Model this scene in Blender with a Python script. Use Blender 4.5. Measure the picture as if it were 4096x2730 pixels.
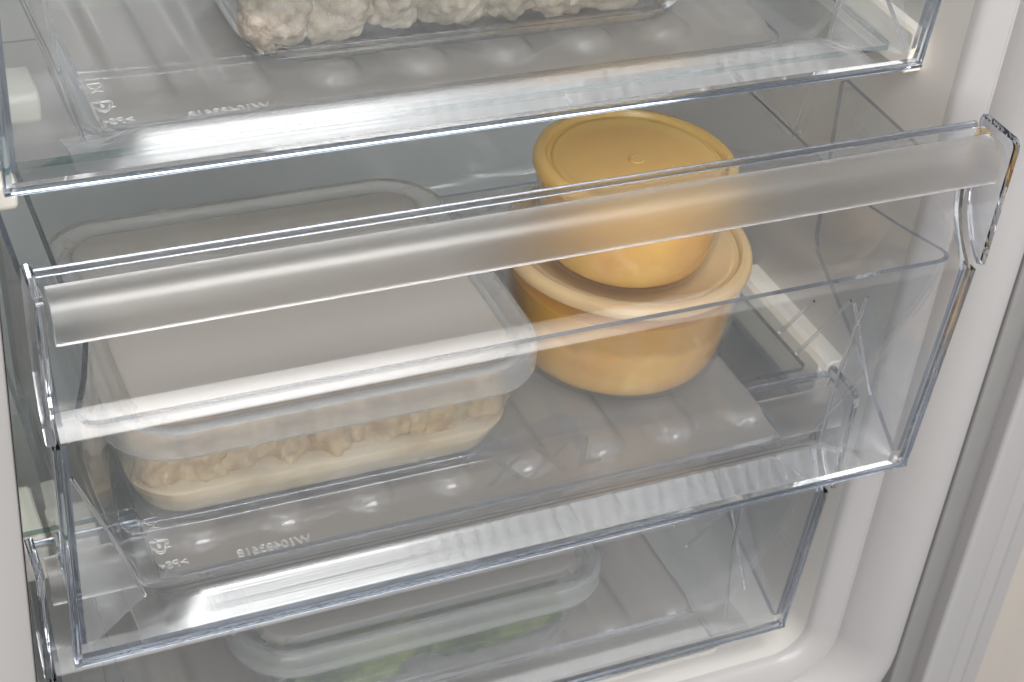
import bpy, bmesh, math, random
from mathutils import Vector, Matrix, noise

for o in list(bpy.data.objects):
    bpy.data.objects.remove(o)
S = bpy.context.scene
COL = S.collection
rnd = random.Random(7)

# ------------------------------------------------------------------ camera
cam_data = bpy.data.cameras.new("camera")
cam = bpy.data.objects.new("camera", cam_data)
COL.objects.link(cam)
RIGHT = Vector((0.91070949, -0.40276205, 0.09160219))
DOWN = Vector((-0.17471711, -0.5765874, -0.79813589))
FWD = Vector((0.37427552, 0.71086546, -0.59547304))
m = Matrix((RIGHT, -DOWN, -FWD)).transposed().to_4x4()
m.translation = Vector((-0.09390948, -0.558603, 0.39251429))
cam.matrix_world = m
cam_data.sensor_fit = 'HORIZONTAL'
cam_data.sensor_width = 36.0
cam_data.lens = 62.24
cam_data.clip_start = 0.02
cam_data.clip_end = 50
cam_data.dof.use_dof = True
cam_data.dof.focus_distance = 0.74
cam_data.dof.aperture_fstop = 30
S.camera = cam

# ------------------------------------------------------------------ world, lamps, exposure
world = bpy.data.worlds.new("World")
S.world = world
world.use_nodes = True
bg = world.node_tree.nodes["Background"]
bg.inputs[0].default_value = (0.90, 0.92, 0.96, 1)
bg.inputs[1].default_value = 0.30

def lamp(name, loc, target, sx, sy, power, col):
    d = bpy.data.lights.new(name, 'AREA')
    d.shape = 'RECTANGLE'
    d.size, d.size_y = sx, sy
    d.energy = power
    d.color = col
    o = bpy.data.objects.new(name, d)
    COL.objects.link(o)
    o.location = loc
    o.rotation_euler = (Vector(target) - Vector(loc)).to_track_quat('-Z', 'Y').to_euler()
    return o
lamp("softbox", (0.30, -0.60, 1.05), (0.2, 0.05, -0.1), 0.80, 0.5, 18.0, (1.0, 0.98, 0.96))
lamp("front_softbox", (-0.28, -1.45, 0.62), (0.2, 0.2, -0.15), 0.95, 1.2, 23.0, (1.0, 0.98, 0.965))

S.view_settings.view_transform = 'Standard'
S.view_settings.look = 'None'
S.view_settings.exposure = 0.06
S.view_settings.gamma = 1.0
c = S.cycles
c.max_bounces = 32
c.transmission_bounces = 28
c.transparent_max_bounces = 16
c.diffuse_bounces = 5
c.glossy_bounces = 10
c.volume_bounces = 0
c.caustics_refractive = True
c.caustics_reflective = True
c.blur_glossy = 0.3
c.sample_clamp_indirect = 0.0
c.use_denoising = True

# ------------------------------------------------------------------ materials
def mat(name):
    m = bpy.data.materials.new(name)
    m.use_nodes = True
    nt = m.node_tree
    return m, nt, nt.nodes["Principled BSDF"], nt.nodes["Material Output"]

def plain(name, col, rough=0.4, spec=0.5, sss=0.0, sss_r=(0.01, 0.008, 0.006), coat=0.0, mottle=0.0, mscale=60, bump=0.0, bscale=400):
    m, nt, p, out = mat(name)
    p.inputs['Base Color'].default_value = (*col, 1)
    p.inputs['Roughness'].default_value = rough
    p.inputs['Specular IOR Level'].default_value = spec
    p.inputs['Coat Weight'].default_value = coat
    if sss:
        p.inputs['Subsurface Weight'].default_value = sss
        p.inputs['Subsurface Radius'].default_value = sss_r
        p.inputs['Subsurface Scale'].default_value = 1.0
    tc = nt.nodes.new('ShaderNodeTexCoord')
    if mottle:
        n = nt.nodes.new('ShaderNodeTexNoise')
        n.inputs['Scale'].default_value = mscale
        n.inputs['Detail'].default_value = 5
        nt.links.new(tc.outputs['Object'], n.inputs['Vector'])
        mx = nt.nodes.new('ShaderNodeMix')
        mx.data_type = 'RGBA'
        nt.links.new(n.outputs['Fac'], mx.inputs[0])
        mx.inputs[6].default_value = (*[v * (1 - mottle) for v in col], 1)
        mx.inputs[7].default_value = (*[min(1, v * (1 + mottle)) for v in col], 1)
        nt.links.new(mx.outputs[2], p.inputs['Base Color'])
    if bump:
        n = nt.nodes.new('ShaderNodeTexNoise')
        n.inputs['Scale'].default_value = bscale
        n.inputs['Detail'].default_value = 3
        nt.links.new(tc.outputs['Object'], n.inputs['Vector'])
        b = nt.nodes.new('ShaderNodeBump')
        b.inputs['Strength'].default_value = bump
        b.inputs['Distance'].default_value = 0.001
        nt.links.new(n.outputs['Fac'], b.inputs['Height'])
        nt.links.new(b.outputs[0], p.inputs['Normal'])
    return m

def clear(name, tint=(1, 1, 1), rough=0.0, ior=1.5, vol=None, dens=0.0, trans=1.0, bump=0.0, bscale=40.0, stretch=None):
    m, nt, p, out = mat(name)
    p.inputs['Base Color'].default_value = (*tint, 1)
    p.inputs['Roughness'].default_value = rough
    p.inputs['IOR'].default_value = ior
    p.inputs['Transmission Weight'].default_value = trans
    if vol:
        v = nt.nodes.new('ShaderNodeVolumeAbsorption')
        v.inputs['Color'].default_value = (*vol, 1)
        v.inputs['Density'].default_value = dens
        nt.links.new(v.outputs[0], out.inputs['Volume'])
    if bump:
        tc = nt.nodes.new('ShaderNodeTexCoord')
        mp = nt.nodes.new('ShaderNodeMapping')
        if stretch:
            mp.inputs['Scale'].default_value = stretch
        n = nt.nodes.new('ShaderNodeTexNoise')
        n.inputs['Scale'].default_value = bscale
        n.inputs['Detail'].default_value = 1
        nt.links.new(tc.outputs['Object'], mp.inputs[0])
        nt.links.new(mp.outputs[0], n.inputs['Vector'])
        b = nt.nodes.new('ShaderNodeBump')
        b.inputs['Strength'].default_value = bump
        b.inputs['Distance'].default_value = 0.001
        nt.links.new(n.outputs['Fac'], b.inputs['Height'])
        nt.links.new(b.outputs[0], p.inputs['Normal'])
    return m

def thin(name, tint=(1, 1, 1), rough=0.02, ior=1.5, haze=0.0, haze_rough=0.4, spec=(1, 1, 1), milk=0.0, milk_col=(0.8, 0.77, 0.73), ripple=0.0, film=0.0, film_scale=9.0):
    """a moulded sheet: Fresnel reflection on both faces, straight passage (or a hazy one) through it"""
    m, nt, p, out = mat(name)
    nt.nodes.remove(p)
    L = nt.links
    geo = nt.nodes.new('ShaderNodeNewGeometry')
    io = nt.nodes.new('ShaderNodeMix')
    L.new(geo.outputs['Backfacing'], io.inputs[0])
    io.inputs[2].default_value = ior
    io.inputs[3].default_value = 1.0 / ior
    fr = nt.nodes.new('ShaderNodeFresnel')
    L.new(io.outputs[0], fr.inputs['IOR'])
    tr = nt.nodes.new('ShaderNodeBsdfTransparent')
    tr.inputs[0].default_value = (*tint, 1)
    thru = tr
    if haze:
        rf = nt.nodes.new('ShaderNodeBsdfRefraction')
        rf.inputs['Color'].default_value = (*tint, 1)
        rf.inputs['Roughness'].default_value = haze_rough
        rf.inputs['IOR'].default_value = 1.15
        hz = nt.nodes.new('ShaderNodeMixShader')
        hz.inputs[0].default_value = haze
        L.new(tr.outputs[0], hz.inputs[1])
        L.new(rf.outputs[0], hz.inputs[2])
        thru = hz
    if milk:
        df = nt.nodes.new('ShaderNodeBsdfDiffuse')
        df.inputs['Color'].default_value = (*milk_col, 1)
        tl = nt.nodes.new('ShaderNodeBsdfTranslucent')
        tl.inputs['Color'].default_value = (*milk_col, 1)
        half = nt.nodes.new('ShaderNodeMixShader')
        L.new(df.outputs[0], half.inputs[1])
        L.new(tl.outputs[0], half.inputs[2])
        mk = nt.nodes.new('ShaderNodeMixShader')
        mk.inputs[0].default_value = milk
        L.new(thru.outputs[0], mk.inputs[1])
        L.new(half.outputs[0], mk.inputs[2])
        thru = mk
    if film:
        tcf = nt.nodes.new('ShaderNodeTexCoord')
        nf = nt.nodes.new('ShaderNodeTexNoise')
        nf.inputs['Scale'].default_value = film_scale
        nf.inputs['Detail'].default_value = 8
        nf.inputs['Roughness'].default_value = 0.65
        L.new(tcf.outputs['Object'], nf.inputs['Vector'])
        rf_ = nt.nodes.new('ShaderNodeMapRange')
        L.new(nf.outputs['Fac'], rf_.inputs[0])
        rf_.inputs[1].default_value = 0.42
        rf_.inputs[2].default_value = 0.75
        rf_.inputs[4].default_value = film
        dff = nt.nodes.new('ShaderNodeBsdfDiffuse')
        dff.inputs['Color'].default_value = (0.8, 0.8, 0.8, 1)
        mf = nt.nodes.new('ShaderNodeMixShader')
        L.new(rf_.outputs[0], mf.inputs[0])
        L.new(thru.outputs[0], mf.inputs[1])
        L.new(dff.outputs[0], mf.inputs[2])
        thru = mf
    gl = nt.nodes.new('ShaderNodeBsdfGlossy')
    gl.inputs['Color'].default_value = (*spec, 1)
    gl.inputs['Roughness'].default_value = rough
    if ripple:
        tc = nt.nodes.new('ShaderNodeTexCoord')
        wv = nt.nodes.new('ShaderNodeTexWave')
        wv.bands_direction = 'X'
        wv.inputs['Scale'].default_value = 38
        wv.inputs['Distortion'].default_value = 5.0
        wv.inputs['Detail Scale'].default_value = 30
        L.new(tc.outputs['Object'], wv.inputs['Vector'])
        mpg = nt.nodes.new('ShaderNodeMapping')
        mpg.inputs['Scale'].default_value = (8, 900, 900)
        L.new(tc.outputs['Object'], mpg.inputs[0])
        nz = nt.nodes.new('ShaderNodeTexNoise')
        nz.inputs['Scale'].default_value = 1.0
        L.new(mpg.outputs[0], nz.inputs['Vector'])
        sp = nt.nodes.new('ShaderNodeSeparateXYZ')
        L.new(tc.outputs['Object'], sp.inputs[0])
        mrx = nt.nodes.new('ShaderNodeMapRange')
        L.new(sp.outputs['X'], mrx.inputs[0])
        mrx.inputs[1].default_value = 0.14
        mrx.inputs[2].default_value = 0.26
        mu = nt.nodes.new('ShaderNodeMath')
        mu.operation = 'MULTIPLY'
        L.new(wv.outputs['Fac'], mu.inputs[0])
        L.new(mrx.outputs[0], mu.inputs[1])
        ad = nt.nodes.new('ShaderNodeMath')
        ad.operation = 'MULTIPLY_ADD'
        L.new(nz.outputs['Fac'], ad.inputs[0])
        ad.inputs[1].default_value = 0.35
        L.new(mu.outputs[0], ad.inputs[2])
        bp = nt.nodes.new('ShaderNodeBump')
        bp.inputs['Strength'].default_value = ripple
        bp.inputs['Distance'].default_value = 0.0012
        L.new(ad.outputs[0], bp.inputs['Height'])
        L.new(bp.outputs[0], gl.inputs['Normal'])
    mx = nt.nodes.new('ShaderNodeMixShader')
    L.new(fr.outputs[0], mx.inputs[0])
    L.new(thru.outputs[0], mx.inputs[1])
    L.new(gl.outputs[0], mx.inputs[2])
    L.new(mx.outputs[0], out.inputs['Surface'])
    return m

M = {}
M['clear'] = thin('clear_plastic', (0.985, 0.99, 0.995), film=0.012, film_scale=18)
M['edge'] = clear('clear_plastic_edge', (0.30, 0.355, 0.45), 0.03, 1.5)
M['solid'] = clear('clear_plastic_moulding', (0.90, 0.93, 0.97), 0.02, 1.5)
M['front'] = thin('clear_front_plastic', (0.985, 0.99, 0.995), 0.07, film=0.008, film_scale=14)
M['lip'] = thin('grooved_clear_plastic', (0.98, 0.985, 0.99), 0.30, 1.9, ripple=0.28)
M['scoop'] = thin('satin_clear_plastic', (0.985, 0.99, 0.995), 0.33, 1.5)
M['gusset'] = thin('corner_clear_plastic', (0.985, 0.99, 0.995), 0.35, 2.0)
M['bright_edge'] = clear('polished_plastic_edge', (0.93, 0.95, 0.98), 0.05, 1.5)
M['rail'] = clear('bluish_plastic_rail', (0.66, 0.71, 0.81), 0.22, 1.5)
M['frost'] = clear('frosted_plastic', (0.97, 0.955, 0.935), 0.32, 1.5)
M['floor'] = thin('hazy_plastic', (0.96, 0.955, 0.95), 0.13, 1.62, 0.72, 0.6, milk=0.24, milk_col=(0.84, 0.775, 0.70))
M['mark'] = plain('raised_mark_plastic', (0.70, 0.69, 0.66), 0.15, 0.8)
M['bar'] = clear('thick_plastic_bar', (0.66, 0.72, 0.82), 0.02, 1.5)
M['cap'] = clear('thick_plastic_cap', (0.80, 0.84, 0.90), 0.02, 1.5)
M['letter'] = thin('satin_letter_plastic', (0.97, 0.97, 0.97), 0.1, 1.5, 0.3, 0.25)
M['shelf'] = thin('shelf_glass', (0.97, 0.99, 0.985), 0.01)
M['shelf_edge'] = clear('shelf_glass_edge', (0.12, 0.22, 0.205), 0.03, 1.5)
M['box'] = thin('box_glass', (0.975, 0.985, 0.985), 0.04, 1.5, film=0.02, film_scale=45)
M['box_frosty'] = thin('frosty_box_glass', (0.975, 0.98, 0.975), 0.06, 1.5, film=0.11, film_scale=32)
M['box_solid'] = clear('box_glass_thick', (0.92, 0.95, 0.96), 0.04, 1.45)
M['lid'] = clear('milky_lid_plastic', (0.62, 0.585, 0.54), 0.34, 1.45, trans=0.55)
M['lid_rim'] = clear('cloudy_lid_rim_plastic', (0.92, 0.92, 0.91), 0.25, 1.35, trans=0.86)
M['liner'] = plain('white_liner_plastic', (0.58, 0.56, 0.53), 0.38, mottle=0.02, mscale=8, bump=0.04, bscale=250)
M['back'] = plain('lightened_liner_plastic', (0.84, 0.84, 0.84), 0.38, bump=0.04, bscale=250)  # same plastic as the liner, colour lightened to brighten the dim cavity
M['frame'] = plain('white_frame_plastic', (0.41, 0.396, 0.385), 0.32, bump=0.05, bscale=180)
M['roll'] = plain('darkened_liner_plastic', (0.40, 0.387, 0.382), 0.35, bump=0.05, bscale=200, mottle=0.015, mscale=10)  # same plastic again, colour darkened to hold down the strong front light
M['bracket'] = plain('ivory_bracket_plastic', (0.86, 0.81, 0.72), 0.4)
M['gasket'] = plain('grey_rubber_seal', (0.25, 0.243, 0.235), 0.5, mottle=0.06)
M['gasket_light'] = plain('pale_rubber_seal', (0.40, 0.385, 0.385), 0.45)
M['door'] = plain('door_liner_plastic', (0.48, 0.44, 0.395), 0.4)
M['dark'] = plain('dark_gap_rubber', (0.10, 0.10, 0.10), 0.7)

# ------------------------------------------------------------------ mesh helpers
def finish(bm, angle=32):
    bmesh.ops.recalc_face_normals(bm, faces=bm.faces)
    for f in bm.faces:
        f.smooth = True
    lim = math.radians(angle)
    for e in bm.edges:
        if len(e.link_faces) == 2:
            e.smooth = e.calc_face_angle(0) < lim
        else:
            e.smooth = False

def obj(name, bm, material, parent=None, angle=32, loc=None):
    finish(bm, angle)
    me = bpy.data.meshes.new(name)
    bm.to_mesh(me)
    bm.free()
    for mm in (material if isinstance(material, (list, tuple)) else [material]):
        me.materials.append(mm)
    o = bpy.data.objects.new(name, me)
    COL.objects.link(o)
    if parent:
        o.parent = parent
    if loc:
        o.location = loc
    return o

def thing(name, label, cat, loc=(0, 0, 0), group=None):
    o = bpy.data.objects.new(name, None)
    o.empty_display_size = 0.02
    COL.objects.link(o)
    o.location = loc
    tag(o, label, cat, group)
    return o

def tag(o, label, cat, group=None):
    o['label'] = label
    o['category'] = cat
    if group:
        o['group'] = group
    return o

def loft(bm, loops, cap0=True, cap1=True, close=True):
    rows = [[bm.verts.new(p) for p in lp] for lp in loops]
    n = len(rows[0])
    for a, b in zip(rows, rows[1:]):
        for i in range(n if close else n - 1):
            j = (i + 1) % n
            bm.faces.new((a[i], a[j], b[j], b[i]))
    if cap0:
        bm.faces.new(rows[0][::-1])
    if cap1:
        bm.faces.new(rows[-1])
    return rows

def rrect(x0, x1, y0, y1, r, z, n=7):
    pts = []
    r = max(r, 0.0005)
    for cx, cy, a0 in ((x1 - r, y1 - r, 0), (x0 + r, y1 - r, 90), (x0 + r, y0 + r, 180), (x1 - r, y0 + r, 270)):
        for i in range(n + 1):
            a = math.radians(a0 + 90 * i / n)
            pts.append((cx + r * math.cos(a), cy + r * math.sin(a), z))
    return pts

def offset_line(pts, t):
    """offset an open 2-D polyline to its left by t"""
    out = []
    for i, p in enumerate(pts):
        a = pts[max(i - 1, 0)]
        b = pts[min(i + 1, len(pts) - 1)]
        n = Vector((0, 0))
        if i > 0:
            d = (Vector(p) - Vector(a)).normalized()
            n += Vector((-d.y, d.x))
        if i < len(pts) - 1:
            d = (Vector(b) - Vector(p)).normalized()
            n += Vector((-d.y, d.x))
        n.normalize()
        d = (Vector(b) - Vector(a)).normalized()
        k = 1.0
        if 0 < i < len(pts) - 1:
            d1 = (Vector(p) - Vector(a)).normalized()
            k = max(0.5, n.dot(Vector((-d1.y, d1.x))))
        out.append(tuple(Vector(p) + n * (t / k)))
    return out

def sheet(grid, t, close=False):
    """a grid of points (rows) thickened by t along its normals into a closed solid"""
    nr, nc = len(grid), len(grid[0])
    bm0 = bmesh.new()
    V = [[bm0.verts.new(p) for p in row] for row in grid]
    for i in range(nr - 1):
        for j in range(nc if close else nc - 1):
            k = (j + 1) % nc
            bm0.faces.new((V[i][j], V[i][k], V[i + 1][k], V[i + 1][j]))
    bm0.normal_update()
    bm = bmesh.new()
    A = [[bm.verts.new(v.co) for v in row] for row in V]
    B = [[bm.verts.new(v.co + v.normal * t) for v in row] for row in V]
    bm0.free()
    cols = range(nc if close else nc - 1)
    for i in range(nr - 1):
        for j in cols:
            k = (j + 1) % nc
            bm.faces.new((A[i][j], A[i][k], A[i + 1][k], A[i + 1][j]))
            bm.faces.new((B[i][j], B[i + 1][j], B[i + 1][k], B[i][k]))
    rim = []
    for j in cols:
        k = (j + 1) % nc
        rim.append(bm.faces.new((A[0][j], B[0][j], B[0][k], A[0][k])))
        rim.append(bm.faces.new((A[-1][j], A[-1][k], B[-1][k], B[-1][j])))
    if not close:
        for i in range(nr - 1):
            rim.append(bm.faces.new((A[i][0], A[i + 1][0], B[i + 1][0], B[i][0])))
            rim.append(bm.faces.new((A[i][-1], B[i][-1], B[i + 1][-1], A[i + 1][-1])))
    for f in rim:
        f.material_index = 1
    return bm

def tube(bm, pts, r, n=6):
    pts = [Vector(p) for p in pts]
    rows = []
    up = Vector((0.13, 0.27, 0.95)).normalized()
    for i, p in enumerate(pts):
        d = (pts[min(i + 1, len(pts) - 1)] - pts[max(i - 1, 0)]).normalized()
        u = d.cross(up)
        if u.length < 1e-4:
            u = d.cross(Vector((1, 0, 0)))
        u.normalize()
        v = d.cross(u)
        rows.append([p + (u * math.cos(2 * math.pi * k / n) + v * math.sin(2 * math.pi * k / n)) * r for k in range(n)])
    loft(bm, rows)

def plate(bm, poly, axis, a0, a1, bevel=0.0):
    """extrude a polygon: axis 'x' takes (y,z) points; axis 'y' takes (x,z); axis 'z' takes (x,y)"""
    def P(p, a):
        return {'x': (a, p[0], p[1]), 'y': (p[0], a, p[1]), 'z': (p[0], p[1], a)}[axis]
    if bevel:
        b = bevel
        cx = sum(p[0] for p in poly) / len(poly)
        cy = sum(p[1] for p in poly) / len(poly)
        ins = offset_closed(poly, b)
        loft(bm, [[P(p, a0) for p in ins], [P(p, a0 + b) for p in poly], [P(p, a1 - b) for p in poly], [P(p, a1) for p in ins]])
    else:
        loft(bm, [[P(p, a0) for p in poly], [P(p, a1) for p in poly]])

def edge_by_normal(bm, axis, lim=0.7):
    """faces that do not face along the given axis are the cut edge of a plate"""
    bm.normal_update()
    for f in bm.faces:
        f.material_index = 0 if abs(f.normal[axis]) > lim else 1

def offset_closed(poly, d):
    n = len(poly)
    area = sum(poly[i][0] * poly[(i + 1) % n][1] - poly[(i + 1) % n][0] * poly[i][1] for i in range(n))
    s = 1 if area > 0 else -1
    out = []
    for i in range(n):
        a, p, b = Vector(poly[i - 1]), Vector(poly[i]), Vector(poly[(i + 1) % n])
        d1 = (p - a).normalized()
        d2 = (b - p).normalized()
        n1 = Vector((-d1.y, d1.x)) * s
        n2 = Vector((-d2.y, d2.x)) * s
        nn = (n1 + n2).normalized()
        k = max(0.4, nn.dot(n1))
        out.append(tuple(p + nn * (d / k)))
    return out

def arc(cx, cy, r, a0, a1, n=8):
    return [(cx + r * math.cos(math.radians(a0 + (a1 - a0) * i / n)), cy + r * math.sin(math.radians(a0 + (a1 - a0) * i / n))) for i in range(n + 1)]

def text_mesh(txt, size, bevel, mirror=False, outline=True, extrude=0.0):
    cu = bpy.data.curves.new('letters', 'FONT')
    cu.body = txt
    cu.size = size
    cu.align_x = 'CENTER'
    cu.align_y = 'CENTER'
    cu.resolution_u = 3
    if outline:
        cu.fill_mode = 'NONE'
        cu.bevel_depth = bevel
        cu.bevel_resolution = 1
    else:
        cu.extrude = extrude
    o = bpy.data.objects.new('letters', cu)
    COL.objects.link(o)
    bpy.context.view_layer.update()
    dg = bpy.context.evaluated_depsgraph_get()
    me = bpy.data.meshes.new_from_object(o.evaluated_get(dg))
    bpy.data.objects.remove(o)
    bm = bmesh.new()
    bm.from_mesh(me)
    bpy.data.meshes.remove(me)
    if mirror:
        bmesh.ops.scale(bm, vec=(-1, 1, 1), verts=bm.verts)
    bmesh.ops.remove_doubles(bm, verts=bm.verts, dist=1e-6)
    return bm

def xform(bm, M4):
    bmesh.ops.transform(bm, matrix=M4, verts=bm.verts)
    return bm

# ------------------------------------------------------------------ the freezer cabinet
XL, XR, ZB, ZT, YB, YE = -0.0165, 0.446, -0.396, 0.42, 0.405, 0.032
cab = thing('freezer_cabinet', 'white moulded freezer interior that holds the three clear drawers', 'freezer', (0, 0, 0))
bm = bmesh.new()
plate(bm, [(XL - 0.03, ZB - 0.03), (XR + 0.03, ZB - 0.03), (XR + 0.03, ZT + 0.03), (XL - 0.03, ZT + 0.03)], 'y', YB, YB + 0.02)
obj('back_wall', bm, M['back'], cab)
# the inner sleeve: a rounded rectangular opening with a soft front roll
def sleeve_loop(ins, y):
    return [(p[0], y, p[1]) for p in [(q[0], q[1]) for q in rrect(XL - 0.03 * ins, XR + ins, ZB - ins, ZT + ins, 0.022 + ins, 0, 8)]]
prof = [(0.0, YB - 0.0005), (0.0, 0.2), (0.0, 0.040), (0.0004, 0.0365), (0.0016, 0.0342), (0.0036, 0.0325), (0.0125, 0.0270), (0.0136, 0.0268), (0.0146, 0.0274), (0.0154, 0.0270)]
for i in range(9):
    a = math.radians(20 + 70 * i / 8)
    prof.append((0.0154 + 0.0235 * (math.cos(math.radians(20)) - math.cos(a)) / math.cos(math.radians(20)), 0.0268 * (1 - (math.sin(a) - math.sin(math.radians(20))) / (1 - math.sin(math.radians(20))))))
prof += [(0.0398, 0.0004)]
bm = bmesh.new()
outer = [(0.052, 0.003), (0.052, YB - 0.0005)]
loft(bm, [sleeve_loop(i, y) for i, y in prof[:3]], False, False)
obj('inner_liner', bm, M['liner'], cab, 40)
bm = bmesh.new()
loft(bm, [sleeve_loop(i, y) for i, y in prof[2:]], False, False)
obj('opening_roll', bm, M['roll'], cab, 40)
# outer front frame left and right of the opening, and the trim beyond the right gap
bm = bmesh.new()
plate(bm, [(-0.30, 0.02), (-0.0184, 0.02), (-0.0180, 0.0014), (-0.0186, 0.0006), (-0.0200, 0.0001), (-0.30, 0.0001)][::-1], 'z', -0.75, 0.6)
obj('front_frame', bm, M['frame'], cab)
bm = bmesh.new()
plate(bm, [(0.4868, 0.03), (0.4868, 0.0135), (0.4895, 0.0135), (0.4895, 0.03)], 'z', -0.75, 0.6)
obj('gasket_gap', bm, M['dark'], cab)  # dark strip filling the gap along the gasket line
bm = bmesh.new()
plate(bm, [(0.4886, 0.03), (0.4886, 0.0016)] + arc(0.4906, 0.0016, 0.002, 180, 270, 4) + [(0.500, 0.0005), (0.507, 0.003), (0.5128, 0.010), (0.5128, 0.03)], 'z', -0.75, 0.6)
obj('side_trim', bm, M['gasket'], cab)
# shallow moulded rib on the floor of the liner
bm = bmesh.new()
tube(bm, [(0.05, 0.055, ZB + 0.0005), (0.25, 0.055, ZB + 0.0005), (0.392, 0.055, ZB + 0.0005), (0.3965, 0.058, ZB + 0.0005), (0.398, 0.064, ZB + 0.0005), (0.398, 0.12, ZB + 0.0005)], 0.0016, 8)
obj('floor_rib', bm, M['liner'], cab, 60)
# brackets that carry the glass shelves
def bracket(x0, x1, y0, y1, z0, z1, notch):
    bm = bmesh.new()
    h = z1 - z0
    poly = rrect(y0, y1, z0, z1, 0.004, 0, 4)
    plate(bm, [(p[0], p[1]) for p in poly], 'x', x0, x1, 0.0012)
    obj('shelf_bracket', bm, M['bracket'], cab)
for zs in (0.0025, -0.1975):
    # jaws under the glass, a stop at the front corner of the glass, a pad at the left
    bracket(XL - 0.004, 0.003, 0.070, 0.115, zs - (0.019 if zs > 0 else 0.030), zs - 0.0046, 0)
    pad_y = 0.138 if zs > 0 else 0.066
    bracket(0.0060, 0.0270, pad_y, pad_y + 0.03, zs - 0.0195, zs - 0.0046, 0)
for x0, zt, zb_ in ((0.4370, 0.0130, -0.0080), (0.4290, -0.1905, -0.2167)):
    bm = bmesh.new()
    plate(bm, [(x0, zb_), (x0, zt), (x0 + 0.0030, zt - 0.0062), (x0 + 0.0048, zt - 0.0062), (x0 + 0.0062, zt - 0.0015), (x0 + 0.0090, zt + 0.0005), (XR + 0.004, zt + 0.0005), (XR + 0.004, zb_)], 'y', 0.0660, 0.165, 0.0007)
    obj('shelf_bracket', bm, M['bracket'], cab)

# ------------------------------------------------------------------ the open door at the right
door = thing('freezer_door', 'open freezer door seen edge-on beside the cabinet, pale ribbed seal and beige lining', 'door', (0, 0, 0))
bm = bmesh.new()
plate(bm, [(0.5145, 0.012), (0.5145, 0.001)] + arc(0.5175, 0.001, 0.003, 180, 270, 4) + [(0.532, -0.002), (0.5335, -0.0005), (0.5345, -0.002), (0.543, -0.003), (0.5445, -0.0012), (0.5455, -0.003), (0.556, -0.003), (0.558, 0.004), (0.558, 0.012)], 'z', -0.75, 0.6)
obj('door_seal', bm, M['gasket_light'], door)
bm = bmesh.new()
plate(bm, [(0.5585, 0.02), (0.5585, 0.006), (0.566, 0.002), (0.574, -0.004), (0.580, -0.012), (0.590, -0.02), (0.75, -0.06), (0.75, 0.02)], 'z', -0.75, 0.6)
obj('door_lining', bm, M['door'], door)
bm = bmesh.new()
bmesh.ops.create_uvsphere(bm, u_segments=18, v_segments=10, radius=0.011)
bmesh.ops.scale(bm, vec=(1, 0.7, 1.5), verts=bm.verts)
obj('lining_boss', bm, M['bracket'], door, 60, (0.611, -0.027, -0.415))

# ------------------------------------------------------------------ glass shelves
def shelf(z, y0, label):
    bm = bmesh.new()
    xe = 0.4355 if z > 0 else 0.4285
    poly = [(XL + 0.001, 0.40), (XL + 0.001, y0 + 0.002), (XL + 0.003, y0), (xe - 0.002, y0), (xe, y0 + 0.002), (xe, 0.40)]
    plate(bm, poly, 'z', z - 0.0042, z, 0.0006)
    edge_by_normal(bm, 2)
    o = obj('glass_shelf', bm, [M['shelf'], M['shelf_edge']])
    tag(o, label, 'shelf', 'glass shelves between the drawers')
shelf(0.0025, 0.0785, 'clear glass shelf with dark green front edge under the topmost drawer')
shelf(-0.1975, 0.0760, 'clear glass shelf with dark green front edge under the middle drawer')

# ------------------------------------------------------------------ drawers
RIB_X = [0.0690 + 0.0427 * k for k in range(8)]
def smooth(t):
    t = max(0.0, min(1.0, t))
    return t * t * (3 - 2 * t)

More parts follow.
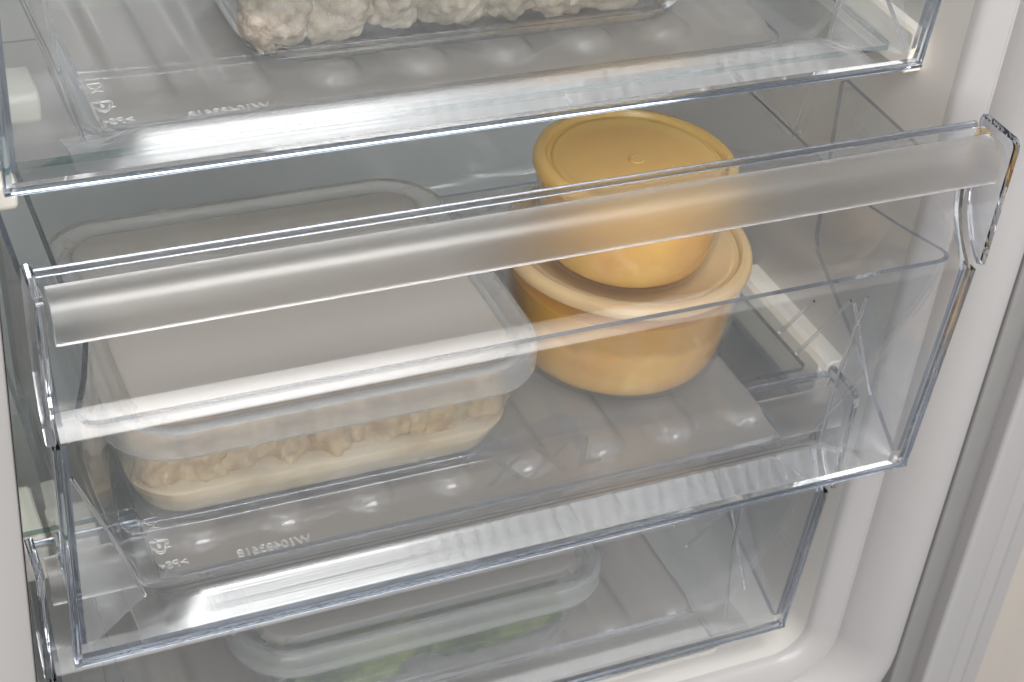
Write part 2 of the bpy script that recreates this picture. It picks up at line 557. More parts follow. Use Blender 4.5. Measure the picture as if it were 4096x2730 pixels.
def make_drawer(label, loc, zb, yf, ry0, marks, emblem, drop=-0.006):
    zf = zb + drop            # inner floor level
    yb = 0.298                # back of the basket
    root = thing('freezer_bin', label, 'drawer', loc, 'clear freezer drawers')
    xl = lambda z: -0.0045 + 0.0035 * (-z / 0.186)
    xr = lambda z: 0.4345 - 0.0110 * (-z / 0.186)
    # ---- front panel: one bent sheet (y,z), rear lip first, down the scoop, then the flat face
    pr = [(-0.0074, -0.0026), (-0.0015, -0.0026), (0.0, -0.0032), (0.0005, -0.007), (0.0003, -0.016), (-0.0005, -0.025), (-0.0021, -0.034), (-0.0046, -0.0425),
          (-0.0082, -0.0500), (-0.0130, -0.0566), (-0.0184, -0.0616), (-0.0228, -0.0647), (-0.0231, -0.0664), (-0.0230, -0.09), (-0.0229, -0.13), (-0.0226, zb + 0.006), (-0.0218, zb)]
    # the visible skin is the front (low y) side; thickness goes inward (+y)
    front = pr
    back = []
    t = 0.0026
    for p, q in zip(pr, offset_line(pr, t)):
        back.append(q)
    sec = front + back[::-1]
    bm = bmesh.new()
    xs = 26
    loops = []
    for i in range(xs + 1):
        f = i / xs
        loops.append([(xl(z) + (xr(z) - xl(z)) * f, y, z) for y, z in sec])
    loft(bm, loops)
    bm.normal_update()
    for f in bm.faces:
        cz = f.calc_center_median()
        if abs(f.normal.x) > 0.7 or (f.calc_area() > 0 and (cz.z < zb + 0.0004 or cz.z > -0.0012 and f.normal.z > 0.5 and cz.y > -0.0015)):
            f.material_index = 1
        elif -0.0665 < cz.z < -0.0575:
            f.material_index = 2
    panel = obj('front_panel', bm, [M['front'], M['edge'], M['scoop']], root, 25)
    # ---- frosted grip that hangs from the top edge
    g = [(-0.0077, 0.0), (-0.0115, -0.0003), (-0.0150, -0.0016), (-0.0182, -0.0040), (-0.0206, -0.0072), (-0.0219, -0.0110), (-0.0222, -0.0145), (-0.0220, -0.0182)]
    gi = offset_line(g, 0.0024)
    sec = g + gi[::-1]
    bm = bmesh.new()
    loft(bm, [[(xl(z) + 0.0022 + (xr(z) - xl(z) - 0.0044) * i / 20, y, z) for y, z in sec] for i in range(21)])
    obj('handle_grip', bm, M['frost'], root, 40)
    # ---- the thick rear rail along the top edge, bluish as cut plastic is
    bm = bmesh.new()
    rail = [(0.0032, -0.0035), (0.0050, -0.0032), (0.0054, -0.0012), (0.0049, -0.0002), (0.0030, -0.0002), (0.0027, -0.0008)]
    loft(bm, [[(xl(z) + 0.0004 + (xr(z) - xl(z) - 0.0008) * i / 12, y, z) for y, z in rail] for i in range(13)])
    obj('top_rail', bm, M['rail'], root, 40)
    # ---- end caps beside the grip
    cap = [(0.0030, -0.012), (0.0036, 0.0025), (0.0026, 0.0042), (-0.0185, 0.0040)] + arc(-0.0192, -0.0004, 0.0046, 80, 178, 5) + [(-0.0238, -0.0185), (-0.0240, -0.064), (-0.0215, -0.0652), (-0.0180, -0.0625), (-0.0120, -0.0560), (-0.0068, -0.0480), (-0.0030, -0.0390), (-0.0005, -0.028), (0.0008, -0.02)]
    for x0, x1 in ((-0.0088, -0.0048), (0.4348, 0.4388)):
        bm = bmesh.new()
        plate(bm, cap, 'x', x0, x1, 0.0006)
        obj('end_cap', bm, M['cap'], root, 25)
    # ---- thick outer bars down both sides and along the foot of the panel
    for s in (0, 1):
        bm = bmesh.new()
        loops = []
        for k in range(9):
            z = -0.0665 + (zb - 0.0004 + 0.0665) * k / 8
            x0, x1 = ((xl(z) - 0.0034, xl(z) - 0.0003) if s == 0 else (xr(z) + 0.0003, xr(z) + 0.0034))
            d = 0.0085 - 0.004 * k / 8
            loops.append([(p[0], p[1], z) for p in rrect(x0, x1, -0.0238, -0.0238 + d, 0.0007, 0, 2)])
        loft(bm, loops)
        obj('edge_bar', bm, M['bar'], root, 40)
    bm = bmesh.new()
    loops = []
    for k in range(13):
        x = xl(zb) - 0.0034 + (xr(zb) - xl(zb) + 0.0068) * k / 12
        loops.append([(x, p[0], p[1]) for p in rrect(-0.0236, -0.0196, zb - 0.0030, zb - 0.0005, 0.0006, 0, 2)])
    loft(bm, loops)
    obj('foot_bar', bm, M['bar'], root, 40)
    # ---- side wings that reach back from the panel
    wing = [(0.0015, -0.032), (0.102, -0.030), (0.105, -0.033), (0.0905, -0.118), (0.086, -0.126), (0.040, -0.150), (-0.016, zb + 0.003), (-0.0195, zb + 0.006), (-0.0197, -0.068), (-0.012, -0.058), (-0.002, -0.045)]
    for s in (0, 1):
        bm = bmesh.new()
        x = lambda z: (xl(z) + 0.0002) if s == 0 else (xr(z) - 0.0027)
        loft(bm, [[(x(z), y, z) for y, z in wing], [(x(z) + 0.0025, y, z) for y, z in wing]])
        edge_by_normal(bm, 0)
        obj('side_wing', bm, [M['clear'], M['edge']], root, 25)
    # ---- basket walls: a hoop of four walls lofted from the floor edge up to the rim
    zr = -0.062
    rows = []
    N = 44
    levels = [(0, 0.010), (0.0012, 0.0055), (0.0035, 0.0022), (0.008, 0.0)] + [(0.008 + (zr - zf - 0.008) * k / 10, 0.0) for k in range(1, 11)]
    for dz, ins in levels:
        z = zf + dz
        f = dz / (zr - zf)
        x0 = 0.034 - 0.0155 * f + ins
        x1 = 0.388 + 0.0225 * f - ins
        y0 = yf - (yf + 0.0190) * min(1, f * 1.02) + ins
        y1 = yb + 0.006 * f - ins
        fl = min(1, f / 0.78)
        flare0 = (x0 - 0.0015) * fl * (0.85 if True else 1)
        flare1 = (0.4275 - x1) * fl * 0.85
        pts = rrect(x0, x1, y0, y1, 0.010, z, 5)
        # insert extra points along the sides so the flare can bend
        dense = []
        n = len(pts)
        for i in range(n):
            a, b = Vector(pts[i]), Vector(pts[(i + 1) % n])
            k = 14 if (b - a).length > 0.05 else 1
            for j in range(k):
                dense.append(a + (b - a) * (j / k))
        row = []
        for p in dense:
            w = 1 - smooth((p.y - y0) / 0.055)
            cx = (p.x - x0) / (x1 - x0)
            side = max(0.0, min(1.0, (abs(cx - 0.5) - 0.40) / 0.08))
            sh = (flare1 if cx > 0.5 else -flare0) * w * side
            row.append((p.x + sh, p.y, p.z))
        rows.append(row)
    bm = sheet(rows, -0.0024, True)
    obj('basket_wall', bm, [M['clear'], M['edge']], root, 30)
    # ---- folded corner gussets between the floor corners and the panel edges
    for s in (0, 1):
        if s == 0:
            A, B, Cc = Vector((xl(-0.085) + 0.003, -0.0200, -0.085)), Vector((0.0345, yf + 0.001, zf + 0.002)), Vector((xl(zb) + 0.004, -0.0192, zb + 0.003))
            off = Vector((-0.0014, -0.0012, 0))
        else:
            A, B, Cc = Vector((0.4035, 0.012, -0.100)), Vector((0.3915, yf - 0.004, zf + 0.004)), Vector((xr(zb) - 0.004, -0.0192, zb + 0.003))
            off = Vector((0.0014, -0.0012, 0))
        bm = bmesh.new()
        loft(bm, [[A, B, Cc], [A + off, B + off, Cc + off]])
        bm.faces.ensure_lookup_table()
        gus = obj('corner_gusset', bm, M['gusset'], root, 25)
        bm = bmesh.new()
        mid = (A + B) / 2 + Vector((0.002 if s == 0 else -0.002, 0.001, -0.002))
        tube(bm, [A + (B - A) * 0.01, A + (mid - A) * 0.6, mid, mid + (B - mid) * 0.6, B], 0.0009, 8)
        obj('fold_bead', bm, M['bright_edge'], gus, 60)
    # ---- short stiffening ribs on the side walls near the front
    for s in (1,):
        X = (lambda x: x)
        for a, b in (((0.3985, 0.046, -0.126), (0.3935, 0.062, -0.157)), ((0.4020, 0.022, -0.110), (0.3935, 0.044, -0.158)), ((0.4030, 0.020, -0.110), (0.4000, -0.013, -0.144))):
            bm = bmesh.new()
            p, q = Vector((X(a[0]), a[1], a[2])), Vector((X(b[0]), b[1], b[2]))
            tube(bm, [p, p * 0.97 + q * 0.03, p * 0.5 + q * 0.5, p * 0.03 + q * 0.97, q], 0.0009, 8)
            obj('stiffening_rib', bm, M['bright_edge'], root, 60)
    # ---- basket floor with long raised ribs
    nx, ny = 150, 84
    fx0, fx1, fy0, fy1 = 0.0445, 0.3775, yf + 0.0108, yb - 0.0105
    grid = []
    for j in range(ny + 1):
        y = fy0 + (fy1 - fy0) * (j / ny)
        row = []
        for i in range(nx + 1):
            x = fx0 + (fx1 - fx0) * i / nx
            h = 0
            for rx in RIB_X:
                dx = x - rx
                if abs(dx) < 0.015:
                    dy = 0
                    if y < ry0 + 0.010:
                        dy = ry0 + 0.010 - y
                    elif y > 0.262:
                        dy = y - 0.262
                    d = math.hypot(dx, dy)
                    h = max(h, 0.0044 * smooth((0.0150 - d) / 0.0075))
            row.append((x, y, zf + h))
        grid.append(row)
    bm = sheet(grid, -0.0022)
    obj('basket_floor', bm, [M['floor'], M['edge']], root, 50)
    # ---- bottom lip that joins the floor to the foot of the front panel
    if yf > 0:
        base = [(yf + 0.0104, 0.0), (yf + 0.0040, 0.0010), (yf - 0.0020, 0.0050), (yf - 0.0120, 0.0146), (yf - 0.0140, 0.0160), (yf - 0.0154, 0.0164), (yf - 0.0168, 0.0160), (yf - 0.0186, 0.0146), (-0.0130, 0.0108), (-0.0165, 0.0078), (-0.0186, 0.0062)]
        flat = 0.0058
    else:
        base = [(yf + 0.0104, 0.0), (yf + 0.0040, 0.0014), (yf - 0.0020, 0.0040), (yf - 0.0034, 0.0042), (yf - 0.0050, 0.0036), (-0.0165, 0.0010), (-0.0186, 0.0004)]
        flat = 0.0002
    def lip_at(x):
        k = smooth(min(x - 0.026, 0.404 - x) / 0.030)
        out = []
        for y, z in base:
            out.append((y, zf - 0.0001 + z * k + (flat * (1 - k) * smooth((yf + 0.0104 - y) / 0.02))))
        return out
    bm = bmesh.new()
    loops = []
    for i in range(49):
        x = 0.026 + 0.378 * i / 48
        lip = lip_at(x)
        loops.append([(x, y, z) for y, z in lip + offset_line(lip, 0.0020)[::-1]])
    loft(bm, loops)
    obj('bottom_lip', bm, M['lip'], root, 60)
    # ---- moulded stop beads on the side walls
    for s in (1,):
        X = (lambda x: x) if s else (lambda x: 0.429 - x)
        bm = bmesh.new()
        path = [(0.4135, 0.24, -0.063), (0.4135, 0.122, -0.066), (0.4135, 0.1135, -0.0655), (0.4135, 0.109, -0.060), (0.4135, 0.1065, -0.045), (0.4135, 0.1060, -0.033)]
        tube(bm, [(X(p[0]), p[1], p[2]) for p in path], 0.0026, 10)
        obj('stop_bead', bm, M['gusset'], root, 60)
    # ---- raised emblem: a pointed star plate with three letters
    if emblem:
        star = [(0.1631, -0.119), (0.2133, -0.102), (0.2581, -0.1182), (0.2167, -0.1155)]
        star2 = [(0.1637, -0.142), (0.2110, -0.1455), (0.2573, -0.1407), (0.2110, -0.1592)]
        for st in (star, star2):
            bm = bmesh.new()
            plate(bm, st, 'y', -0.02345, -0.02305)
            obj('emblem_star', bm, M['front'], root)
        for ch, cx in (('X', 0.1928), ('X', 0.2143), ('L', 0.2345)):
            bm = text_mesh(ch, 0.0245, 0, False, False, 0.00022)
            xform(bm, Matrix.Translation((cx, -0.02335, -0.130)) @ Matrix.Rotation(math.radians(90), 4, 'X') @ Matrix.Scale(1.12, 4, (1, 0, 0)))
            obj('emblem_letter', bm, M['letter'], root)
    # ---- moulded marks on the floor, mirrored because they are cut into its underside
    if marks:
        zt = zf + 0.00015
        def mark(name, bm, x, y, rot=0.0):
            xform(bm, Matrix.Translation((x, y, zt)) @ Matrix.Rotation(rot, 4, 'Z'))
            obj(name, bm, M['mark'], root, 60)
        mark('part_number', text_mesh('W10483618', 0.0072, 0.00022, True), 0.0998, 0.0250)
        mark('resin_code', text_mesh('>PS<', 0.0068, 0.00022, True), 0.0520, 0.0280, 0.02)
        bm = bmesh.new()
        k = 0.00022
        for t_ in (-0.0044, -0.0034, -0.0024):
            tube(bm, [(t_, 0.0036, 0), (t_, 0.0012, 0)], k)
        tube(bm, [(-0.0044, 0.0012, 0), (-0.0040, 0.0002, 0), (-0.0028, 0.0002, 0), (-0.0024, 0.0012, 0)], k)
        tube(bm, [(-0.0034, 0.0002, 0), (-0.0034, -0.0040, 0)], k)
        tube(bm, [(-0.0012, 0.0036, 0), (0.0046, 0.0036, 0), (0.0046, 0.0014, 0), (0.0036, -0.0002, 0), (0.0022, -0.0008, 0), (0.0020, -0.0028, 0), (0.0042, -0.0040, 0)], k)
        tube(bm, [(-0.0012, 0.0036, 0), (-0.0010, 0.0012, 0), (0.0000, -0.0004, 0), (0.0014, -0.0008, 0), (0.0014, -0.0028, 0), (-0.0006, -0.0040, 0)], k)
        mark('food_safe_symbol', bm, 0.0480, 0.0580)
        bm = bmesh.new()
        for q in range(3):
            a = math.radians(120 * q + 90)
            R = Matrix.Rotation(math.radians(120 * q), 3, 'Z')
            for rr in (0.0058, 0.0044):
                pts = [R @ Vector((0.0052 * sx * rr / 0.0058, sy * rr / 0.0058, 0)) for sx, sy in ((-0.62, 0.0020), (-0.30, 0.0048), (0.0, 0.0056), (0.30, 0.0048), (0.52, 0.0030))]
                tube(bm, pts, k)
            tube(bm, [R @ Vector(p) for p in ((0.0014, 0.0024, 0), (0.0032, 0.0014, 0), (0.0042, 0.0034, 0))], k)
        mark('recycling_symbol', bm, 0.0490, 0.0420, math.pi / 1)
        mark('resin_number', text_mesh('6', 0.0042, 0.0002, True), 0.0490, 0.0420)
    return root

make_drawer('clear middle drawer pulled out, two yellow pots and a lidded box inside', (0, 0, 0), -0.187, 0.0098, 0.0375, True, True)
make_drawer('topmost clear drawer, pushed in, holding the glass box of cauliflower', (-0.002, 0.064, 0.200), -0.187, 0.0098, 0.0375, True, True)
make_drawer('lowest clear drawer, pushed in, holding the box of green vegetables', (0, 0.061, -0.195), -0.172, -0.008, 0.004, False, False, 0.002)

# ------------------------------------------------------------------ glass food boxes
def box_parts(root, lid_mat, w=0.217, d=0.164, h=0.055, thick=True, glass=None):
    hw, hd = w / 2, d / 2
    # body: outer shell, inner shell, closed at the rim
    out = [(0.0265, 0.0, 0.018), (0.0190, 0.0006, 0.024), (0.0150, 0.0028, 0.028), (0.0122, 0.0085, 0.030), (0.0070, 0.038, 0.030), (0.0050, h - 0.003, 0.030), (0.0030, h, 0.031)]
    inn = [(0.0070, h, 0.027), (0.0082, h - 0.004, 0.026), (0.0102, 0.038, 0.026), (0.0152, 0.0105, 0.025), (0.0180, 0.0058, 0.022), (0.0230, 0.0034, 0.018), (0.0300, 0.0030, 0.014)]
    bm = bmesh.new()
    loft(bm, [rrect(-hw + i, hw - i, -hd + i, hd - i, r, z) for i, z, r in out + inn])
    bm.normal_update()
    for f in bm.faces:
        z = f.calc_center_median().z
        f.material_index = 1 if thick and ((z < 0.012 and abs(f.normal.z) < 0.97) or z > h - 0.002) else 0
    obj('box_body', bm, [glass or M['box'], M['box_solid']], root, 60)
    t = h + 0.0105
    lid = [(0.0022, h - 0.0045), (0.0, h - 0.004), (0.0, t - 0.0040), (0.0010, t - 0.0012), (0.0032, t), (0.0070, t), (0.0086, t - 0.0010), (0.0098, t - 0.0030), (0.0125, t - 0.0036), (0.0145, t - 0.0030), (0.0160, t - 0.0012), (0.0178, t - 0.0004), (0.030, t - 0.0004)]
    und = [(0.030, t - 0.0026), (0.0185, t - 0.0028), (0.0150, t - 0.0056), (0.0100, t - 0.0056), (0.0072, t - 0.0030), (0.0036, t - 0.0026), (0.0024, t - 0.0050)]
    bm = bmesh.new()
    loops = [rrect(-hw + i, hw - i, -hd + i, hd - i, max(0.034 - i, 0.006), z) for i, z in lid]
    loops2 = [rrect(-hw + i, hw - i, -hd + i, hd - i, max(0.034 - i, 0.006), z) for i, z in und]
    top = loft(bm, loops, False, True)
    bot = loft(bm, loops2, True, False)
    a, b = bot[-1], top[0]
    n = len(a)
    for i in range(n):
        bm.faces.new((a[i], a[(i + 1) % n], b[(i + 1) % n], b[i]))
    bm.normal_update()
    for f in bm.faces:
        p = f.calc_center_median()
        e = min(hw - abs(p.x), hd - abs(p.y))
        f.material_index = 0 if e > 0.0165 or len(f.verts) > 4 else 1
    obj('box_lid', bm, [lid_mat, M['lid_rim']], root, 60)

b1 = thing('food_box', 'low rectangular box with a milky lid beside the yellow pots', 'food box', (0.1365, 0.1225, -0.1888), 'rectangular glass food boxes')
box_parts(b1, M['lid'], d=0.182, thick=False, h=0.0590, glass=M['box_frosty'])
b2 = thing('food_box', 'rectangular glass box full of white cauliflower in the topmost drawer', 'food box', (0.2265, 0.1770, 0.0114), 'rectangular glass food boxes')
box_parts(b2, M['lid'], w=0.25)
b3 = thing('food_box', 'rectangular glass box of green vegetables in the lowest drawer', 'food box', (0.2000, 0.123, -0.3590), 'rectangular glass food boxes')
box_parts(b3, M['lid'], thick=False)

# ------------------------------------------------------------------ food in the boxes
def food_mat(name, c1, c2, c3, scale, sss=0.25, bump=0.5, rough=0.55):
    m, nt, p, out = mat(name)
    tc = nt.nodes.new('ShaderNodeTexCoord')
    n = nt.nodes.new('ShaderNodeTexNoise')
    n.inputs['Scale'].default_value = scale
    n.inputs['Detail'].default_value = 6
    nt.links.new(tc.outputs['Object'], n.inputs['Vector'])
    r = nt.nodes.new('ShaderNodeValToRGB')
    e = r.color_ramp.elements
    e[0].position, e[0].color = 0.32, (*c1, 1)
    e[1].position, e[1].color = 0.68, (*c3, 1)
    k = e.new(0.5)
    k.color = (*c2, 1)
    nt.links.new(n.outputs['Fac'], r.inputs[0])
    nt.links.new(r.outputs[0], p.inputs['Base Color'])
    p.inputs['Roughness'].default_value = rough
    p.inputs['Subsurface Weight'].default_value = sss
    p.inputs['Subsurface Radius'].default_value = (0.006, 0.004, 0.002)
    p.inputs['Subsurface Scale'].default_value = 1.0
    v = nt.nodes.new('ShaderNodeTexNoise')
    v.inputs['Scale'].default_value = scale * 6
    v.inputs['Detail'].default_value = 4
    nt.links.new(tc.outputs['Object'], v.inputs['Vector'])
    b = nt.nodes.new('ShaderNodeBump')
    b.inputs['Strength'].default_value = bump
    b.inputs['Distance'].default_value = 0.0015
    nt.links.new(v.outputs['Fac'], b.inputs['Height'])
    nt.links.new(b.outputs[0], p.inputs['Normal'])
    return m
M['cauli'] = food_mat('frosty_cauliflower', (0.40, 0.31, 0.22), (0.52, 0.43, 0.33), (0.60, 0.52, 0.42), 110, bump=0.7)
M['cheese'] = food_mat('pale_yellow_food', (0.54, 0.36, 0.18), (0.66, 0.47, 0.25), (0.72, 0.56, 0.34), 90)
M['sauce'] = food_mat('frozen_pale_sauce', (0.50, 0.38, 0.23), (0.60, 0.48, 0.31), (0.66, 0.55, 0.39), 38, bump=0.12)
M['green'] = food_mat('green_vegetable', (0.03, 0.052, 0.003), (0.08, 0.12, 0.010), (0.22, 0.27, 0.05), 55, sss=0.05, bump=0.3, rough=0.35)

def floret_mesh(seed, r, sub=5):
    bm = bmesh.new()
    bmesh.ops.create_icosphere(bm, subdivisions=sub, radius=1)
    off = Vector((seed * 3.7, seed * 1.3, seed * 7.1))
    for v in bm.verts:
        d = v.co.normalized()
        big = noise.noise(d * 1.3 + off) * 0.22
        cell = noise.voronoi(d * 2.3 + off)[0][0]
        fine = noise.voronoi(d * 7.0 + off)[0][0]
        k = 1 + big - 0.30 * cell - 0.05 * fine + 0.16
        v.co = d * r * k
    return bm

def lump_mesh(seed, r):
    bm = bmesh.new()
    bmesh.ops.create_icosphere(bm, subdivisions=4, radius=1)
    off = Vector((seed * 5.3, seed * 2.1, seed * 4.7))
    for v in bm.verts:
        d = v.co.normalized()
        k = 1 + noise.noise(d * 1.6 + off) * 0.30 + noise.noise(d * 4 + off) * 0.16 + noise.noise(d * 11 + off) * 0.07
        v.co = d * r * k
    return bm

protos = []
for s in range(4):
    me = bpy.data.meshes.new('cauliflower_floret')
    bm = floret_mesh(s + 1, 0.021)
    for f in bm.faces:
        f.smooth = True
    bm.to_mesh(me)
    bm.free()
    me.materials.append(M['cauli'])
    protos.append(me)
ORD = ['leftmost', 'second from the left', 'third from the left', 'fourth from the left', 'fifth from the left', 'sixth from the left', 'seventh from the left', 'eighth from the left', 'ninth from the left', 'tenth from the left', 'eleventh from the left']
ROWS = ['front row', 'second row', 'third row', 'upper front layer', 'upper back layer']
k = 0
for row, (yy, zz) in enumerate(((-0.0505, 0.0225), (-0.022, 0.024), (0.012, 0.026), (-0.043, 0.041), (-0.012, 0.043))):
    for i in range(8 - row % 2):
        o = bpy.data.objects.new('cauliflower_floret', protos[k % 4])
        COL.objects.link(o)
        s = 0.84 + 0.14 * rnd.random()
        o.location = b2.location + Vector((-0.0945 + 0.027 * i + 0.0135 * (row % 2) + rnd.uniform(-0.003, 0.003), yy + rnd.uniform(-0.001, 0.003), zz + rnd.uniform(-0.001, 0.002)))
        o.rotation_euler = (rnd.uniform(0, 6), rnd.uniform(0, 6), rnd.uniform(0, 6))
        o.scale = (s, s, s * 0.95)
        tag(o, 'cauliflower floret in the top glass box, %s, %s' % (ORD[i], ROWS[row]), 'cauliflower', 'cauliflower florets in the top box')
        k += 1

# pale sauce at the bottom of the middle box, lumps standing out of it
bm = bmesh.new()
hw, hd = 0.1085, 0.091
loft(bm, [rrect(-hw + i, hw - i, -hd + i, hd - i, r, z) for i, z, r in ((0.0310, 0.0034, 0.014), (0.0236, 0.0038, 0.018), (0.0187, 0.0062, 0.022), (0.0159, 0.0110, 0.025), (0.0122, 0.0225, 0.025), (0.0135, 0.0245, 0.025), (0.03, 0.0250, 0.02))])
tag(obj('frozen_sauce', bm, M['sauce'], None, 60, b1.location), 'pale beige frozen sauce filling the bottom of the low rectangular box', 'sauce')
lp = []
for s in range(4):
    me = bpy.data.meshes.new('food_lump')
    bm = lump_mesh(s + 11, 0.0140)
    for f in bm.faces:
        f.smooth = True
    bm.to_mesh(me)
    bm.free()
    me.materials.append(M['cheese'])
    lp.append(me)
k = 0
for row, yy in enumerate((-0.0610, -0.0450)):
    for i in range(11):
        o = bpy.data.objects.new('food_lump', lp[k % 4])
        COL.objects.link(o)
        s = 0.9 + 0.25 * rnd.random()
        o.location = b1.location + Vector((-0.080 + 0.0160 * i + rnd.uniform(-0.003, 0.003), yy + rnd.uniform(-0.001, 0.003), 0.0285 + 0.006 * row + rnd.uniform(-0.002, 0.003)))
        o.rotation_euler = (rnd.uniform(0, 6), rnd.uniform(0, 6), rnd.uniform(0, 6))
        o.scale = (s, s, s * 0.8)
        tag(o, 'pale yellow lump in the middle box, %s, %s' % (ORD[i], ROWS[row]), 'food lump', 'yellow food lumps in the middle box')
        k += 1

# green strips in the lowest box
def strip_mesh(seed, L, wd):
    r_ = random.Random(seed)
    rows = []
    bend = r_.uniform(-0.25, 0.25)
    for i in range(19):
        t = i / 18
        w = wd * (0.45 + 0.55 * math.sin(math.pi * min(0.97, max(0.05, t)))) * (1 + 0.15 * noise.noise(Vector((t * 6, seed, 0))))
        row = []
        for j in range(9):
            u = (j / 8 - 0.5) * 2
            x = (t - 0.5) * L
            y = u * w + bend * L * (t - 0.5) ** 2
            z = 0.007 * (1 - u * u) + 0.002 * noise.noise(Vector((t * 9, u * 2, seed * 3.1)))
            row.append((x, y, z))
        rows.append(row)
    return sheet(rows, -0.0028)
k = 0
for row, yy in enumerate((-0.0555, -0.042, -0.024)):
    for lay in range(3):
        for i in range(2):
            bm = strip_mesh(k + 1, rnd.uniform(0.066, 0.082), rnd.uniform(0.009, 0.0125))
            o = obj('green_vegetable', bm, M['green'], None, 40)
            o.location = b3.location + Vector(((-0.041 if i == 0 else 0.041) + rnd.uniform(-0.006, 0.006), yy + rnd.uniform(-0.003, 0.003), 0.013 + 0.0135 * lay + rnd.uniform(-0.001, 0.002)))
            o.rotation_euler = (rnd.uniform(-0.5, 0.5), rnd.uniform(-0.05, 0.05), rnd.uniform(-0.06, 0.06))
            tag(o, 'green strip in the bottom box, %s end, %s, %s layer' % (('left', 'right')[i], ROWS[row], ('bottom', 'middle', 'top')[lay]), 'vegetable', 'green strips in the bottom box')
            k += 1

# ------------------------------------------------------------------ round pots of frozen soup
def soup_mat(zlo, zhi, frost, amber):
    m, nt, p, out = mat('frozen_soup')
    tc = nt.nodes.new('ShaderNodeTexCoord')
    sp = nt.nodes.new('ShaderNodeSeparateXYZ')
    nt.links.new(tc.outputs['Object'], sp.inputs[0])
    n = nt.nodes.new('ShaderNodeTexNoise')
    n.inputs['Scale'].default_value = 45
    n.inputs['Detail'].default_value = 6
    nt.links.new(tc.outputs['Object'], n.inputs['Vector'])
    a = nt.nodes.new('ShaderNodeMath')
    a.operation = 'MULTIPLY_ADD'
    nt.links.new(n.outputs['Fac'], a.inputs[0])
    a.inputs[1].default_value = 0.018
    nt.links.new(sp.outputs['Z'], a.inputs[2])
    mr = nt.nodes.new('ShaderNodeMapRange')
    nt.links.new(a.outputs[0], mr.inputs[0])
    mr.inputs[1].default_value = zlo
    mr.inputs[2].default_value = zhi
    mx = nt.nodes.new('ShaderNodeMix')
    mx.data_type = 'RGBA'
    nt.links.new(mr.outputs[0], mx.inputs[0])
    n2 = nt.nodes.new('ShaderNodeTexNoise')
    n2.inputs['Scale'].default_value = 28
    n2.inputs['Detail'].default_value = 7
    nt.links.new(tc.outputs['Object'], n2.inputs['Vector'])
    m2 = nt.nodes.new('ShaderNodeMix')
    m2.data_type = 'RGBA'
    r2 = nt.nodes.new('ShaderNodeMapRange')
    nt.links.new(n2.outputs['Fac'], r2.inputs[0])
    r2.inputs[1].default_value = 0.40
    r2.inputs[2].default_value = 0.62
    nt.links.new(r2.outputs[0], m2.inputs[0])
    m2.inputs[6].default_value = (*frost, 1)
    m2.inputs[7].default_value = (frost[0] * 0.92, frost[1] * 0.76, frost[2] * 0.46, 1)
    nt.links.new(m2.outputs[2], mx.inputs[6])
    mx.inputs[7].default_value = (*amber, 1)
    nt.links.new(mx.outputs[2], p.inputs['Base Color'])
    p.inputs['Roughness'].default_value = 0.5
    p.inputs['Subsurface Weight'].default_value = 0.3
    p.inputs['Subsurface Radius'].default_value = (0.012, 0.006, 0.002)
    p.inputs['Subsurface Scale'].default_value = 1.0
    return m
M['pot'] = thin('pot_plastic', (0.99, 0.975, 0.95), 0.12, 1.42, film=0.06, film_scale=50)
M['pot_lid_yellow'] = clear('yellow_lid_plastic', (0.87, 0.64, 0.27), 0.22, 1.4, trans=0.6)
M['pot_lid_pale'] = clear('pale_lid_plastic', (0.90, 0.71, 0.42), 0.22, 1.4, trans=0.62)

def ring(r, z, n=64):
    return [(r * math.cos(2 * math.pi * i / n), r * math.sin(2 * math.pi * i / n), z) for i in range(n)]

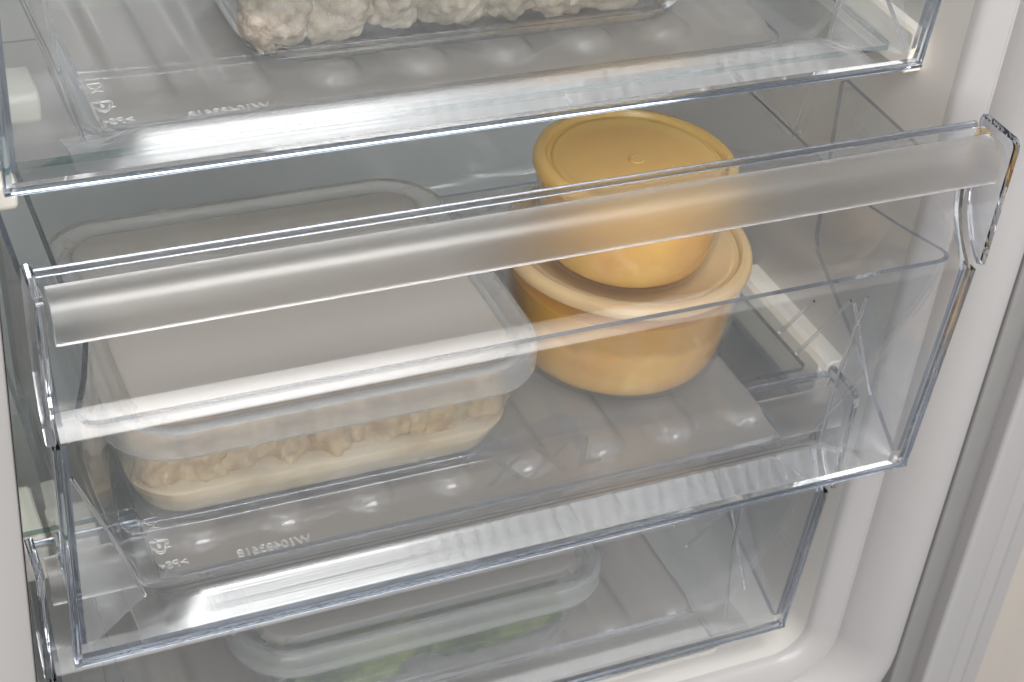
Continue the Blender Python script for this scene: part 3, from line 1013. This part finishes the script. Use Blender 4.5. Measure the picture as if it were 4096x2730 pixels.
def pot(label, soup_label, loc, R, h, prof, lid_mat, smat, fill):
    """R lid radius, h body height up to the lid skirt, prof outside profile"""
    root = thing('round_pot', label, 'food pot', loc, 'round pots of frozen soup')
    inn = [(r - 0.0018, z + 0.0012) for r, z in prof]
    bm = bmesh.new()
    loft(bm, [ring(r, z) for r, z in prof] + [ring(r, z) for r, z in [(prof[-1][0] - 0.0018, h)] + inn[-2::-1]])
    obj('pot_body', bm, M['pot'], root, 50)
    bm = bmesh.new()
    sp = [(r - 0.0003, z + 0.0003) for r, z in inn[:-1]]
    r1, r0 = inn[-1][0], inn[-2][0]
    q = (fill - inn[-2][1]) / (inn[-1][1] - inn[-2][1])
    sp += [(r0 + (r1 - r0) * q - 0.0003, fill), (r0 + (r1 - r0) * q - 0.006, fill + 0.001)]
    loft(bm, [ring(r, z) for r, z in sp])
    o = obj('frozen_soup', bm, smat, None, 50, loc)
    tag(o, soup_label, 'soup', 'blocks of frozen soup')
    t = h + 0.0078
    lid = [(R - 0.0015, h + 0.0018), (R, h + 0.0022), (R, t - 0.004), (R - 0.001, t - 0.0014), (R - 0.003, t - 0.0003), (R - 0.0058, t), (R - 0.0068, t - 0.0012), (R - 0.0074, t - 0.0034), (R - 0.0092, t - 0.0038), (R - 0.0098, t - 0.0026), (R - 0.0112, t - 0.0022), (R - 0.0125, t - 0.0030), (R - 0.020, t - 0.0030), (0.008, t - 0.0022)]
    und = [(0.008, t - 0.0046), (R - 0.0095, t - 0.0056), (R - 0.0070, t - 0.0036), (R - 0.0034, t - 0.003), (R - 0.0022, t - 0.0045)]
    bm = bmesh.new()
    rows1 = loft(bm, [ring(r, z) for r, z in lid], False, True)
    rows2 = loft(bm, [ring(r, z) for r, z in und], True, False)
    a, b = rows2[-1], rows1[0]
    for i in range(64):
        bm.faces.new((a[i], a[(i + 1) % 64], b[(i + 1) % 64], b[i]))
    lo = obj('pot_lid', bm, lid_mat, root, 50)
    bm = bmesh.new()
    pr = [(0.0042, t - 0.0022), (0.0042, t - 0.0016), (0.0036, t - 0.0012), (0.0028, t - 0.0014), (0.0018, t - 0.0018), (0.0010, t - 0.0014)]
    loft(bm, [ring(r, z + 0.0001, 28) for r, z in pr])
    rg = obj('lid_dimple', bm, lid_mat, lo, 60)
    return root

pot('larger round pot of frozen yellow soup, standing on the drawer floor below another pot', 'yellow frozen soup in the larger round pot at the bottom',
    (0.3230, 0.1160, -0.1886), 0.0675, 0.0640, [(0.040, 0.0), (0.046, 0.0005), (0.0515, 0.0022), (0.0560, 0.0055), (0.0590, 0.0105), (0.0610, 0.018), (0.0630, 0.034), (0.0650, 0.0640)], M['pot_lid_pale'], soup_mat(0.044, 0.049, (0.84, 0.55, 0.14), (0.62, 0.34, 0.03)), 0.055)
pot('smaller round pot with a yellow lid, stacked on top of the larger pot', 'yellow frozen soup in the smaller upper round pot',
    (0.3145, 0.1050, -0.1172), 0.0528, 0.050, [(0.032, 0.0), (0.0365, 0.0005), (0.0405, 0.0020), (0.0440, 0.0048), (0.0462, 0.009), (0.0476, 0.015), (0.0490, 0.028), (0.0503, 0.050)], M['pot_lid_yellow'], soup_mat(0.060, 0.065, (0.86, 0.57, 0.17), (0.62, 0.34, 0.03)), 0.045)
